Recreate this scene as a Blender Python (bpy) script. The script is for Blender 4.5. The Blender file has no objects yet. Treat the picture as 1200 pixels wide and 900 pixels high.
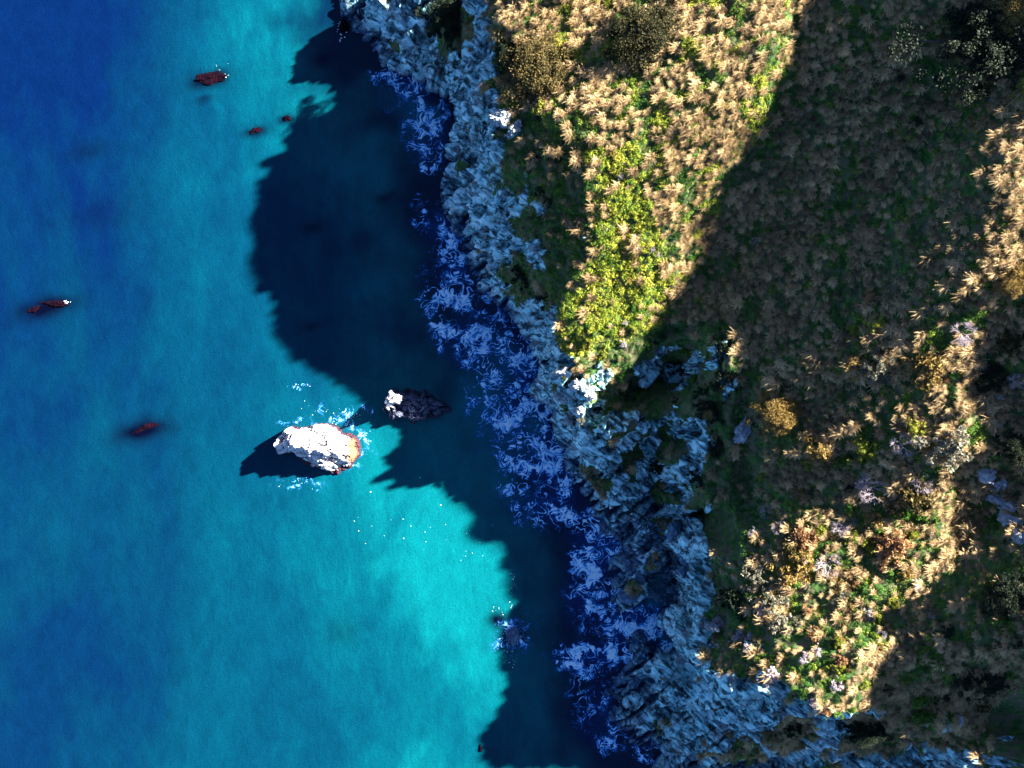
import bpy, bmesh, math, random
import numpy as np
from mathutils import Vector

# ------------------------------------------------------------------ camera, sky, sun, exposure
HC = 140.0                       # height of the camera above the sea
K = math.tan(math.radians(73.0) / 2) / 600.0
TE = 0.50                        # tangent of the sun's elevation
SUN = Vector((1.0, 0.5, TE * math.hypot(1.0, 0.5))).normalized()
scene = bpy.context.scene
COL = scene.collection
cam_d = bpy.data.cameras.new('camera')
cam = bpy.data.objects.new('camera', cam_d)
COL.objects.link(cam)
cam.location = (0, 0, HC)
cam.rotation_euler = (0, 0, 0)
cam_d.sensor_width = 36
cam_d.angle = math.radians(73.0)
cam_d.clip_end = 6000
scene.camera = cam
world = bpy.data.worlds.new('World')
scene.world = world
world.use_nodes = True
wn = world.node_tree
bg = wn.nodes['Background']
sky = wn.nodes.new('ShaderNodeTexSky')
sky.sky_type = 'NISHITA'
sky.sun_disc = False
sky.sun_elevation = math.atan(TE)
sky.sun_rotation = math.atan2(SUN.x, SUN.y)
sky.ozone_density = 5.0
sky.dust_density = 0.2
sky.air_density = 0.29
wn.links.new(sky.outputs[0], bg.inputs[0])
bg.inputs[1].default_value = 0.05
sun_d = bpy.data.lights.new('sun', 'SUN')
sun_d.energy = 5.0
sun_d.angle = math.radians(1.0)
sun_d.color = (1.0, 0.92, 0.80)
sun = bpy.data.objects.new('sun', sun_d)
COL.objects.link(sun)
sun.location = (150, 75, 200)
sun.rotation_euler = SUN.to_track_quat('Z', 'Y').to_euler()
vs = scene.view_settings
vs.view_transform = 'Standard'
vs.look = 'None'
vs.gamma = 1.0
vs.exposure = 3.1
scene.cycles.max_bounces = 5
scene.cycles.transparent_max_bounces = 6
scene.cycles.diffuse_bounces = 3
scene.cycles.glossy_bounces = 2
try:
    scene.cycles.use_denoising = True
except Exception:
    pass

rng = np.random.default_rng(11)
random.seed(5)

# ------------------------------------------------------------------ noise
def _hash(ix, iy, iz, s):
    h = (ix.astype(np.int64) * 374761393 + iy.astype(np.int64) * 668265263 + iz.astype(np.int64) * 2147483647 % 1274126177 + s * 974634777) & 0xffffffff
    h = ((h ^ (h >> 13)) * 1274126177) & 0xffffffff
    h = ((h ^ (h >> 15)) * 2246822519) & 0xffffffff
    return (h ^ (h >> 16)) & 0xffffffff

GR = rng.normal(size=(256, 3)); GR /= np.linalg.norm(GR, axis=1)[:, None]

def perlin(x, y, z, s=0):
    x, y, z = np.broadcast_arrays(np.asarray(x, float), np.asarray(y, float), np.asarray(z, float))
    xi, yi, zi = np.floor(x), np.floor(y), np.floor(z)
    fx, fy, fz = x - xi, y - yi, z - zi
    xi, yi, zi = xi.astype(np.int64), yi.astype(np.int64), zi.astype(np.int64)
    u, v, w = fx**3*(fx*(fx*6-15)+10), fy**3*(fy*(fy*6-15)+10), fz**3*(fz*(fz*6-15)+10)
    r = 0
    for dx in (0, 1):
        wx = u if dx else 1-u
        for dy in (0, 1):
            wy = v if dy else 1-v
            for dz in (0, 1):
                wz = w if dz else 1-w
                g = GR[_hash(xi+dx, yi+dy, zi+dz, s) & 255]
                r = r + wx*wy*wz*(g[..., 0]*(fx-dx)+g[..., 1]*(fy-dy)+g[..., 2]*(fz-dz))
    return r * 1.5

def fbm(x, y, z=0.0, o=4, s=0, g=.5):
    r, a, f = 0, 1.0, 1.0
    for i in range(o):
        r = r + a * perlin(x*f, y*f, np.asarray(z)*f, s+i*7)
        a *= g; f *= 2.03
    return r

def ridged(x, y, z=0.0, o=4, s=0):
    r, a, f = 0, 1.0, 1.0
    for i in range(o):
        r = r + a * (1 - 2*np.abs(perlin(x*f, y*f, np.asarray(z)*f, s+i*7)))
        a *= .5; f *= 2.1
    return r / 2

def worley(x, y, s=0):
    xi, yi = np.floor(x).astype(np.int64), np.floor(y).astype(np.int64)
    f1 = np.full(x.shape, 9.0); f2 = np.full(x.shape, 9.0); idc = np.zeros(x.shape)
    z0 = np.zeros_like(xi)
    for dx in (-1, 0, 1):
        for dy in (-1, 0, 1):
            h = _hash(xi+dx, yi+dy, z0, s)
            px = xi+dx+(h & 1023)/1023.0; py = yi+dy+((h >> 10) & 1023)/1023.0
            d = np.hypot(px-x, py-y)
            c = ((h >> 20) & 1023)/1023.0
            nf1 = d < f1
            f2 = np.where(nf1, f1, np.minimum(f2, d))
            idc = np.where(nf1, c, idc)
            f1 = np.where(nf1, d, f1)
    return f1, f2, idc

def sstep(a, b, x):
    t = np.clip((x-a)/(b-a), 0, 1)
    return t*t*(3-2*t)

def in_poly(poly, x, y):
    c = np.zeros(np.shape(x), bool)
    n = len(poly)
    for i in range(n):
        x0, y0 = poly[i]; x1, y1 = poly[(i+1) % n]
        if y0 == y1: continue
        t = ((y0 > y) != (y1 > y)) & (x < (x1-x0)*(y-y0)/(y1-y0)+x0)
        c ^= t
    return c

def world_of(px, py, h):
    s = K*(HC-h)
    return (px-600)*s, (450-py)*s

def img_of(X, Y, h):
    s = K*(HC-h)
    return 600+X/s, 450-Y/s

# ------------------------------------------------------------------ the lie of the land (survey points: image column, row, height)
CP = [
 # sea bed
 (300,-300,-6),(100,-100,-8),(100,200,-8),(300,0,-6),(380,0,-4),(375,60,-4),(410,105,-4),(300,150,-6),(465,150,-4),(485,240,-4),(470,200,-5),(400,300,-6),(200,450,-8),(505,330,-4),(555,400,-4),(500,450,-5),
 (600,470,-4),(615,550,-4),(645,620,-4),(682,680,-3),(695,740,-3),(670,800,-4),(680,860,-4),(710,930,-5),(600,750,-6),(500,650,-7),(300,650,-8),(500,900,-7),(100,800,-8),(300,1100,-8),(700,1100,-6),
 # waterline
 (402,12,0),(425,48,0),(452,78,0),(500,104,0),(528,118,0),(536,150,0),(526,190,0),(518,235,0),(543,287,0),(588,360,0),(618,398,0),(640,428,0),(647,480,0),(658,522,0),(688,582,0),(716,628,0),(725,655,.1),
 (752,690,.2),(775,718,.1),(790,742,.2),(740,778,.2),(722,800,0),(716,830,0),(742,870,0),(770,905,0),(720,730,-1.2),(760,745,-.8),
 # northern cliff
 (436,0,11),(440,20,9),(470,42,13),(498,72,8),(480,75,3.5),(520,30,21),(550,0,28),(545,60,21),(515,90,5),(560,100,14),(588,140,33),(600,155,32),(578,134,31),(562,140,20),(570,172,9),(545,200,6.5),(580,230,14),(620,240,22),(640,300,25),
 (600,300,13),(566,290,4.5),(643,350,24.5),(620,362,9),(650,400,23),(650,440,20.5),(655,440,24),(664,458,24),(674,478,23),(684,494,20),(692,450,22.5),(704,475,19),(668,512,8),(690,545,5),(600,80,24),(580,40,30),
 # sunlit shoulder
 (620,80,29),(600,20,34),(640,150,27),(680,200,29),(690,260,28.5),(700,320,28),(700,390,26),(740,380,27.5),(760,320,29),(780,250,31.5),(800,150,35.5),(720,100,34.5),(700,20,38),(800,40,42),(900,20,47),(880,120,42),(850,200,37),(800,300,30.5),
 # hollow with the rocky back wall
 (790,370,27),(840,365,30),(740,430,22),(800,430,17),(838,440,15),(720,480,17),(780,500,10.5),(834,520,9),(720,540,7.5),(780,560,6),(822,590,5),(745,605,3),(800,612,4),(702,562,4),(720,590,3),
 (780,640,1.2),(792,680,.9),(745,655,.5),(770,665,.7),
 # southern spur
 (866,380,34),(864,430,33),(864,500,31),(858,560,28.5),(848,600,25),(832,650,19),(818,690,15),(803,660,4),(796,700,3),(850,700,21),(880,620,27.5),(900,560,31),(826,730,23),(870,745,25),(893,780,27.5),(930,810,31),(985,838,35.5),
 (1060,865,37),(1130,885,40),(1200,892,42),(806,720,9),
 (790,788,7),(806,758,9),(840,800,15),(880,830,20),(930,870,21),(1000,895,25),(820,850,9),(860,890,12),(762,802,3),(765,850,2.5),(800,880,5),(800,825,6),
 (850,1000,0),(950,1000,6),(1100,1000,18),(1300,1000,36),(1300,1200,25),(1000,1200,0),
 # inland slope
 (915,480,35),(960,420,39),(950,350,41.5),(1050,300,48),(1150,250,55),(1200,225,59),(1100,420,47),(1000,470,40),(1000,600,37),(950,700,33),(1040,560,41),(1100,600,43),(1080,680,41),(1030,780,38.5),(1100,750,40),
 (1150,650,44),(1200,620,48),(1200,500,53),(1200,750,45.5),(1120,800,39.5),(1200,850,43.5),(1150,480,50),(1200,350,57),
 (950,100,46),(1000,180,46),(1000,50,52),(1100,100,54),(1100,20,58),(1200,100,61),(1200,0,64),(900,250,39),(900,330,37),
 # outside the frame: unseen hills, heights chosen for the shadows they throw
 (1400,300,70),(1400,600,61),(1400,900,52),(1350,-50,76),(1700,-200,84),(1700,300,80),(1700,900,66),(1400,1300,40),(450,-60,16),(500,-60,27),(550,-100,38),(600,-80,43),(400,-60,2),(400,-140,0),(450,-160,20),(700,-120,46),
 (900,-120,54),(1100,-150,64),(700,-300,48),(450,-300,5),(1100,-400,64),(2300,300,85),(2300,-400,80),(2300,1200,70)]
DARK_SEA = [(405,50),(385,52),(352,62),(338,76),(342,92),(368,94),(398,108),(405,125),(396,140),(345,163),(312,190),(298,225),(292,255),(281,282),(296,318),(312,352),(316,395),(338,425),(370,440),(398,458),(420,478),(422,492),(455,505),(462,535),
            (490,562),(520,585),(575,608),(592,640),(606,665),(606,700),(588,722),(578,745),(585,765),(596,790),(590,825),(560,870),(553,905),(560,960),(900,960),(700,500),(600,100),(480,20)]
LIT_A = [(600,-20),(935,-20),(922,60),(905,130),(870,190),(845,250),(810,320),(775,380),(735,400),(690,412),(645,420),(642,500),(690,500),(694,440),(652,400),(655,330),(688,310),(694,250),(680,200),(625,140),(606,165),(560,150),(556,126),(600,120)]
LIT_A = [(600,-20),(935,-20),(922,60),(905,130),(870,190),(845,250),(810,320),(775,380),(735,400),(692,412),(650,412),(655,330),(686,310),(692,250),(680,200),(630,135),(606,120),(600,60)]
LIT_KNOB = [(562,128),(600,135),(606,155),(590,165),(568,152)]
LIT_B2 = [(905,600),(960,590),(1050,590),(1112,598),(1100,650),(1070,700),(1040,760),(1005,835),(975,838),(905,795),(868,745),(868,690),(885,640)]
GRAZE = [(1210,90),(1160,150),(1120,190),(1100,260),(1050,340),(1000,365),(920,400),(885,430),(880,520),(905,600),(1112,598),(1140,520),(1130,450),(1170,360),(1210,300)]

cpx, cpy, cph = np.array(CP, float).T
cph = np.where(cph > 3, 3+(cph-3)*.87, cph)
cX, cY = world_of(cpx, cpy, cph)
def rk(d): return np.sqrt(d*d + 1.5**2)
N = len(cX)
A = np.zeros((N+3, N+3))
A[:N, :N] = rk(np.hypot(cX[:, None]-cX, cY[:, None]-cY)) - np.eye(N)*0.05*-1
A[:N, N] = 1; A[:N, N+1] = cX; A[:N, N+2] = cY
A[N, :N] = 1; A[N+1, :N] = cX; A[N+2, :N] = cY
W = np.linalg.solve(A, np.concatenate([cph, [0, 0, 0]]))
def base_h(X, Y):
    sh = X.shape; X = X.ravel(); Y = Y.ravel()
    o = np.empty(X.size)
    for i in range(0, X.size, 40000):
        d = rk(np.hypot(X[i:i+40000, None]-cX, Y[i:i+40000, None]-cY))
        o[i:i+40000] = d @ W[:N] + W[N] + W[N+1]*X[i:i+40000] + W[N+2]*Y[i:i+40000]
    return o.reshape(sh)

# sun-aligned grid: u grows away from the sun, v across
du = 0.6
ud = np.array([-1, -.5])/math.hypot(1, .5); vd = np.array([-ud[1], ud[0]])
us = np.arange(-190, 130, du); vsn = np.arange(-130, 130, du)
UU, VV = np.meshgrid(us, vsn, indexing='ij')
GX = UU*ud[0]+VV*vd[0]; GY = UU*ud[1]+VV*vd[1]
HB = base_h(GX, GY)
def blur(a, n):
    for _ in range(n):
        a = (np.roll(a, 1, 0)+2*a+np.roll(a, -1, 0))/4
        a = (np.roll(a, 1, 1)+2*a+np.roll(a, -1, 1))/4
    return a
def sm1(a, n):
    for _ in range(n): a = (np.concatenate([a[:1], a[:-1]])+2*a+np.concatenate([a[1:], a[-1:]]))/4
    return a
px, py = img_of(GX, GY, 0.0)
ds = in_poly(DARK_SEA, px, py) & (px > -5) & (px < 1205) & (py > -5) & (py < 905)
has = ds.any(0); hi = np.nonzero(has)[0]
ue = us[len(us)-1-np.argmax(ds[::-1], axis=0)]
ue = np.interp(np.arange(len(ue)), hi, ue[hi])
ue = sm1(np.where(vsn < -79, -2.0, ue), 1)
# the skyline ridge that throws the long shadow over the bay
BROW = [(560,-90,33),(572,-30,31),(598,40,31),(608,90,28),(612,122,26),(640,145,27),(680,200,29),(692,250,29),(684,305,28),(662,335,25),(655,375,23),(655,420,20),(740,405,24),(866,385,30),(864,430,29),(864,500,28),(860,560,26),(868,610,26),
        (872,660,25),(868,700,25),(870,745,25),(896,790,27),(935,815,28),(985,840,31),(1060,868,33),(1130,888,35),(1200,900,37),(1320,960,37)]
bx, by = world_of(*np.array(BROW, float).T)
bu, bv = bx*ud[0]+by*ud[1], bx*vd[0]+by*vd[1]
o_ = np.argsort(bv); ub = sm1(np.interp(vsn, bv[o_], bu[o_]), 3)
hb = np.clip(TE*(ue-ub), 6, 60)
SOUTH = sstep(72, 78, vsn)
TIPV = np.maximum(np.exp(-((vsn-6.5)/5.5)**2), np.exp(-((vsn+46.7)/4.0)**2))
KNOBV = np.exp(-((vsn+46.7)/4.0)**2)
hb = np.maximum(hb-.8-3.0*SOUTH-4.0*TIPV+2.0*KNOBV-1.6*np.exp(-((vsn+42)/4.5)**2), 6)
iu = np.clip(((ub-us[0])/du).astype(int), 0, len(us)-1)
rb = HB[iu, np.arange(len(vsn))]
ratio = sm1(np.clip(hb/np.maximum(rb, 3), .6, 1.6), 10)
inl = (UU < ub[None])
HU = np.maximum(HB, -8)
for it in range(6):
    px, py = img_of(GX, GY, np.maximum(HU, 0))
    wob = fbm(GX/6, GY/6, 3.0, 3, 5)*7+fbm(GX/12, GY/12, 5.0, 2, 6)*26*sstep(900, 1000, px)
    px = px + wob; py = py - wob*.6
    lit = in_poly(LIT_A, px, py) | in_poly(LIT_B2, px, py) | ((py < -5) & (px > 590) & (px < 935))
    graze = in_poly(GRAZE, px, py) & ~lit
    dark = inl & ~lit & ~graze & (UU < ub[None]-1)
    S = np.where(lit, .20, np.where(graze, TE-.015, TE+.008))
    S = np.where(px > 1290, .12, S)
    S = blur(S, 3)
    S = np.minimum(S, TE+.008)
    HI = np.zeros_like(HU)
    acc = hb.copy()
    for i in range(len(us)-1, -1, -1):
        acc = np.where(inl[i], acc + S[i]*du, hb)
        HI[i] = acc
    edge = sstep(0, 5, ub[None]-UU)
    HI = HI + 6.0*SOUTH[None]*sstep(1215, 1300, px)  # unseen rise past the right edge, added to shade the southern brow
    HI = HI - blur(np.where(dark & (px < 1290), 3.0, np.where(graze, .05, np.where(lit, -.5, 0))), 5)*edge
    lowr = np.where(HB > 0, HB*(1+(ratio[None]-1)*sstep(45, 5, UU-ub[None])), HB)
    lowr = np.minimum(lowr, np.maximum(TE*(ue[None]-UU)-1.5+3.0*TIPV[None]-1.6*KNOBV[None], np.minimum(HB, 1.0)))
    HN = np.where(inl, HI, np.maximum(lowr, -8))
    # soften across strips inland
    HV = HN.copy()
    for _ in range(40): HV[:, 1:-1] = (HV[:, :-2]+2*HV[:, 1:-1]+HV[:, 2:])/4
    k = sstep(-1, 6, ub[None]-UU)
    HU = HN*(1-k)+HV*k
HU = blur(HU, 1)
def land_h(X, Y):
    a = (X*ud[0]+Y*ud[1]-us[0])/du; b = (X*vd[0]+Y*vd[1]-vsn[0])/du
    a = np.clip(a, 0, len(us)-1.001); b = np.clip(b, 0, len(vsn)-1.001)
    ia = a.astype(int); ib = b.astype(int); fa = a-ia; fb = b-ib
    return (HU[ia, ib]*(1-fa)*(1-fb)+HU[ia+1, ib]*fa*(1-fb)+HU[ia, ib+1]*(1-fa)*fb+HU[ia+1, ib+1]*fa*fb)

# ------------------------------------------------------------------ helpers
def mesh_np(name, V, F, mat=None, attrs=None, smooth=True):
    """V (n,3); F (m,k) with k corners"""
    me = bpy.data.meshes.new(name)
    F = np.asarray(F, np.int32); k = F.shape[1]
    me.vertices.add(len(V)); me.vertices.foreach_set('co', np.asarray(V, np.float32).ravel())
    me.loops.add(F.size); me.loops.foreach_set('vertex_index', F.ravel())
    me.polygons.add(len(F)); me.polygons.foreach_set('loop_start', np.arange(0, F.size, k, dtype=np.int32))
    me.polygons.foreach_set('use_smooth', np.full(len(F), smooth))
    for nm, val in (attrs or {}).items():
        a = me.attributes.new(nm, 'FLOAT', 'POINT'); a.data.foreach_set('value', np.asarray(val, np.float32).ravel())
    me.update(calc_edges=True)
    if mat: me.materials.append(mat)
    return me
def link(name, me, parent=None, loc=None):
    o = bpy.data.objects.new(name, me); COL.objects.link(o)
    if parent is not None: o.parent = parent
    if loc is not None: o.location = loc
    return o
def tag(o, label=None, cat=None, group=None, kind=None):
    if label: o['label'] = label
    if cat: o['category'] = cat
    if group: o['group'] = group
    if kind: o['kind'] = kind
    return o
def grid_faces(nx, ny):
    i = np.arange(nx-1)[:, None]*ny+np.arange(ny-1)[None]
    i = i.ravel()
    return np.stack([i, i+ny, i+ny+1, i+1], 1)

# ------------------------------------------------------------------ materials
def mat_new(name):
    m = bpy.data.materials.new(name); m.use_nodes = True
    nt = m.node_tree; b = nt.nodes['Principled BSDF']
    return m, nt, b
class G:
    def __init__(s, nt): s.nt = nt
    def n(s, t, **kw):
        x = s.nt.nodes.new(t)
        for k, v in kw.items(): setattr(x, k, v)
        return x
    def l(s, a, b): s.nt.links.new(a, b)
    def val(s, sock, v):
        if hasattr(v, 'is_output'): s.l(v, sock)
        else: sock.default_value = v
    def math(s, op, a, b=0.0, clamp=False):
        x = s.n('ShaderNodeMath', operation=op, use_clamp=clamp); s.val(x.inputs[0], a); s.val(x.inputs[1], b); return x.outputs[0]
    def noise(s, vec, scale, detail=4, rough=.5, dist=0):
        x = s.n('ShaderNodeTexNoise'); s.l(vec, x.inputs['Vector']); x.inputs['Scale'].default_value = scale; x.inputs['Detail'].default_value = detail
        x.inputs['Roughness'].default_value = rough; x.inputs['Distortion'].default_value = dist; return x.outputs[0]
    def voro(s, vec, scale, feature='F1'):
        x = s.n('ShaderNodeTexVoronoi', feature=feature); s.l(vec, x.inputs['Vector']); x.inputs['Scale'].default_value = scale; return x
    def ramp(s, fac, stops):
        x = s.n('ShaderNodeValToRGB'); e = x.color_ramp.elements
        while len(e) < len(stops): e.new(.5)
        for q, (p, c) in zip(e, stops):
            q.position = p; q.color = (*c, 1) if not isinstance(c, float) else (c, c, c, 1)
        s.val(x.inputs[0], fac); return x.outputs[0]
    def mix(s, f, a, b):
        x = s.n('ShaderNodeMix', data_type='RGBA'); s.val(x.inputs[0], f)
        for q, v in ((x.inputs[6], a), (x.inputs[7], b)):
            if hasattr(v, 'is_output'): s.l(v, q)
            else: q.default_value = (*v, 1)
        return x.outputs[2]
    def attr(s, nm): x = s.n('ShaderNodeAttribute', attribute_name=nm); return x.outputs['Fac']
    def pos(s): return s.n('ShaderNodeNewGeometry').outputs['Position']
    def obj(s): return s.n('ShaderNodeTexCoord').outputs['Object']
    def stretch(s, vec, sc, rot=(0, 0, 0)):
        x = s.n('ShaderNodeMapping'); s.l(vec, x.inputs[0]); x.inputs['Scale'].default_value = sc; x.inputs['Rotation'].default_value = rot; return x.outputs[0]
    def bump(s, h, strength=1.0, dist=.1, normal=None):
        x = s.n('ShaderNodeBump'); s.l(h, x.inputs['Height']); x.inputs['Strength'].default_value = strength; x.inputs['Distance'].default_value = dist
        if normal: s.l(normal, x.inputs['Normal'])
        return x.outputs[0]

def make_rock_mat(name, ground=False):
    m, nt, b = mat_new(name); g = G(nt); P = g.pos()
    st = g.stretch(g.stretch(P, (1, 1, 1), (0.2, 0.1, math.radians(38))), (.45, 1.5, .9))
    n1 = g.noise(P, .35, 6, .6, .4); n2 = g.noise(st, .6, 7, .58, .8); n3 = g.noise(P, 7, 4, .6)
    c = g.ramp(n2, [(.36, (.006, .014, .02)), (.44, (.06, .15, .18)), (.53, (.32, .70, .74)), (.66, (.66, .92, .92))])
    c = g.mix(g.ramp(n1, [(.45, 0.0), (.7, .5)]), c, (.44, .46, .46))
    c = g.mix(g.ramp(g.noise(st, .55, 6, .7, 1.0), [(.53, 0.0), (.61, .92)]), c, (.012, .025, .022))
    vor = g.voro(g.stretch(st, (1, 1, 1)), .45, 'DISTANCE_TO_EDGE').outputs['Distance']
    crack = g.ramp(vor, [(.0, 0.0), (.05, 1.0)])
    c = g.mix(g.math('MULTIPLY', g.math('SUBTRACT', 1.0, crack), .35), c, (.07, .09, .10))
    # ochre staining low on the northern cliff, lichen specks
    c = g.mix(g.ramp(g.noise(P, .9, 5, .6), [(.62, 0.0), (.72, .35)]), c, (.30, .18, .13))
    # wet dark band by the water
    sep = g.n('ShaderNodeSeparateXYZ'); g.l(P, sep.inputs[0])
    wet = g.ramp(g.math('ADD', sep.outputs[2], g.math('MULTIPLY', n1, 2.0)), [(.0, 1.0), (1.0, 0.0)])
    wetf = g.n('ShaderNodeMapRange'); g.l(sep.outputs[2], wetf.inputs[0]); wetf.inputs[1].default_value = .3; wetf.inputs[2].default_value = 2.6
    wetf.inputs[3].default_value = 1; wetf.inputs[4].default_value = 0
    low = g.math('MULTIPLY', wetf.outputs[0], .85)
    c = g.mix(low, c, (.012, .035, .10))
    # vegetation skin
    green = g.ramp(g.noise(P, 1.1, 5, .6), [(.3, (.018, .045, .014)), (.5, (.035, .09, .02)), (.68, (.08, .17, .02)), (.8, (.14, .2, .035))])
    dry = g.ramp(n3, [(.3, (.05, .045, .03)), (.7, (.20, .15, .09))])
    green = g.mix(g.ramp(g.noise(P, .5, 3), [(.42, 0.0), (.6, .8)]), green, dry)
    veg = g.math('SUBTRACT', 1.0, g.attr('rock'), True)
    vf = g.ramp(g.math('ADD', veg, g.math('MULTIPLY', g.math('SUBTRACT', g.noise(P, 1.3, 6, .65), .5), .8)), [(.45, 0.0), (.55, 1.0)])
    c = g.mix(vf, c, green)
    g.l(c, b.inputs['Base Color']); b.inputs['Roughness'].default_value = .88
    b.inputs['Specular IOR Level'].default_value = .2
    h = g.math('ADD', g.math('MULTIPLY', n2, 1.2), g.math('MULTIPLY', n3, .25))
    h = g.math('ADD', h, g.math('MULTIPLY', crack, .25))
    g.l(g.bump(h, .3, .35), b.inputs['Normal'])
    return m
M_LAND = make_rock_mat('coast_ground')

def make_stack_mat():
    m, nt, b = mat_new('stack_rock'); g = G(nt); P = g.obj()
    n = g.noise(P, .8, 8, .65, .5); n3 = g.noise(P, 4, 5, .6)
    c = g.ramp(n, [(.32, (.12, .10, .16)), (.42, (.50, .49, .52)), (.6, (.72, .70, .68))])
    sep = g.n('ShaderNodeSeparateXYZ'); g.l(P, sep.inputs[0])
    # orange lichen on the landward shoulder
    mr = g.n('ShaderNodeMapRange'); g.l(g.math('ADD', sep.outputs[0], g.math('MULTIPLY', g.math('SUBTRACT', n, .5), 4.0)), mr.inputs[0]); mr.inputs[1].default_value = 6.1; mr.inputs[2].default_value = 6.9
    orange = g.math('MULTIPLY', mr.outputs[0], g.attr('warm'))
    c = g.mix(orange, c, (.22, .10, .045))
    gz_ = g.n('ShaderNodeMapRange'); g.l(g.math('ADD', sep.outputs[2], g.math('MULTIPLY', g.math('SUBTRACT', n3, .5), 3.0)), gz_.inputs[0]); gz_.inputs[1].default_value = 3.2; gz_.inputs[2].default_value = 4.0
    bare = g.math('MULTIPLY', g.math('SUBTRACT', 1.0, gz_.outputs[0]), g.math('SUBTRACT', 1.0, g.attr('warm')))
    c = g.mix(bare, c, g.mix(n, (.015, .02, .05), (.12, .14, .22)))  # shade painted navy on the second rock's flanks, sunlit crest left pale
    z = g.n('ShaderNodeMapRange'); g.l(g.math('ADD', sep.outputs[2], g.math('MULTIPLY', g.math('SUBTRACT', n3, .5), 1.5)), z.inputs[0]); z.inputs[1].default_value = .9; z.inputs[2].default_value = 1.6
    z.inputs[3].default_value = 1; z.inputs[4].default_value = 0
    c = g.mix(z.outputs[0], c, g.mix(g.attr('warm'), (.008, .01, .03), g.mix(n3, (.012, .001, .008), (.06, .004, .022))))
    g.l(c, b.inputs['Base Color']); b.inputs['Roughness'].default_value = .8
    vor = g.voro(P, .5, 'DISTANCE_TO_EDGE').outputs['Distance']
    h = g.math('ADD', g.math('MULTIPLY', n, 1.0), g.math('MULTIPLY', g.ramp(vor, [(0, 0.0), (.1, 1.0)]), .25))
    g.l(g.bump(g.math('ADD', h, g.math('MULTIPLY', n3, .3)), .9, .4), b.inputs['Normal'])
    return m
M_STACK = make_stack_mat()

def make_red_rock():
    m, nt, b = mat_new('algae_rock'); g = G(nt); P = g.obj(); n = g.noise(P, 2.2, 6, .7)
    c = g.ramp(n, [(.42, (.004, .001, .006)), (.55, (.005, .001, .004)), (.74, (.04, .003, .014))])
    g.l(c, b.inputs['Base Color']); b.inputs['Roughness'].default_value = .9; b.inputs['Specular IOR Level'].default_value = .05; g.l(g.bump(n, 1, .3), b.inputs['Normal']); return m
M_RED = make_red_rock()
def make_boulder_mat(name, a, bb, cc):
    m, nt, b = mat_new(name); g = G(nt); P = g.obj(); n = g.noise(P, 1.6, 7, .65, .3)
    rnd = g.n('ShaderNodeObjectInfo').outputs['Random']
    c = g.ramp(n, [(.35, a), (.5, bb), (.68, cc)])
    c = g.mix(g.math('MULTIPLY', rnd, .6), c, tuple(x*.35 for x in bb))
    g.l(c, b.inputs['Base Color']); b.inputs['Roughness'].default_value = .75; g.l(g.bump(n, .8, .2), b.inputs['Normal']); return m
M_BOULDER = make_boulder_mat('wet_boulder', (.015, .03, .06), (.06, .13, .22), (.20, .36, .50))
M_PALE = make_boulder_mat('pale_outcrop', (.10, .12, .13), (.34, .40, .44), (.60, .64, .64))

def make_leaf_mat(name, stops, vary=.35, trans=.25):
    m, nt, b = mat_new(name); g = G(nt)
    rnd = g.n('ShaderNodeObjectInfo').outputs['Random']
    t = g.math('ADD', g.attr('tone'), g.math('MULTIPLY', g.math('SUBTRACT', rnd, .5), vary), True)
    c = g.ramp(t, stops)
    g.l(c, b.inputs['Base Color']); b.inputs['Roughness'].default_value = .7; b.inputs['Specular IOR Level'].default_value = .2
    tr = g.n('ShaderNodeBsdfTranslucent'); g.l(c, tr.inputs[0]); mx = g.n('ShaderNodeMixShader'); mx.inputs[0].default_value = trans
    g.l(b.outputs[0], mx.inputs[1]); g.l(tr.outputs[0], mx.inputs[2]); g.l(mx.outputs[0], nt.nodes['Material Output'].inputs[0])
    return m
M_TUS = make_leaf_mat('dry_grass', [(0, (.06, .05, .03)), (.25, (.14, .10, .06)), (.6, (.44, .31, .15)), (1, (.84, .62, .33))])
M_GREEN = make_leaf_mat('fresh_green', [(0, (.02, .07, .018)), (.35, (.06, .17, .02)), (.65, (.26, .34, .03)), (1, (.55, .52, .07))], 0)
LEAF = {
 'olive': make_leaf_mat('olive_leaf', [(0, (.008, .012, .004)), (.45, (.04, .04, .012)), (.75, (.14, .10, .03)), (1, (.30, .20, .06))]),
 'gold': make_leaf_mat('golden_leaf', [(0, (.08, .06, .015)), (.5, (.26, .18, .05)), (1, (.48, .32, .10))]),
 'lime': make_leaf_mat('lime_leaf', [(0, (.06, .10, .01)), (.5, (.24, .27, .03)), (1, (.44, .42, .07))]),
 'green': make_leaf_mat('green_leaf', [(0, (.02, .06, .01)), (.5, (.07, .17, .02)), (1, (.20, .34, .05))]),
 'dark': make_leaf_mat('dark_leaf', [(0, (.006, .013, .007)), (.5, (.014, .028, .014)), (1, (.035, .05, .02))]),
 'grey': make_leaf_mat('grey_leaf', [(0, (.08, .09, .06)), (.5, (.22, .21, .15)), (1, (.42, .38, .30))]),
 'rust': make_leaf_mat('rust_leaf', [(0, (.10, .05, .02)), (.5, (.30, .16, .07)), (1, (.50, .30, .16))]),
 'blossom': make_leaf_mat('blossom', [(0, (.20, .17, .2)), (.5, (.48, .42, .46)), (1, (.75, .68, .70))]),
}
def plain_mat(name, col, r=.8):
    m, nt, b = mat_new(name); g = G(nt); n = g.noise(g.obj(), 6, 4)
    g.l(g.mix(n, tuple(x*.6 for x in col), tuple(min(1, x*1.3) for x in col)), b.inputs['Base Color']); b.inputs['Roughness'].default_value = r
    return m
M_BARK = plain_mat('bark', (.09, .065, .045)); M_TWIG = plain_mat('dead_twig', (.42, .36, .40))

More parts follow.
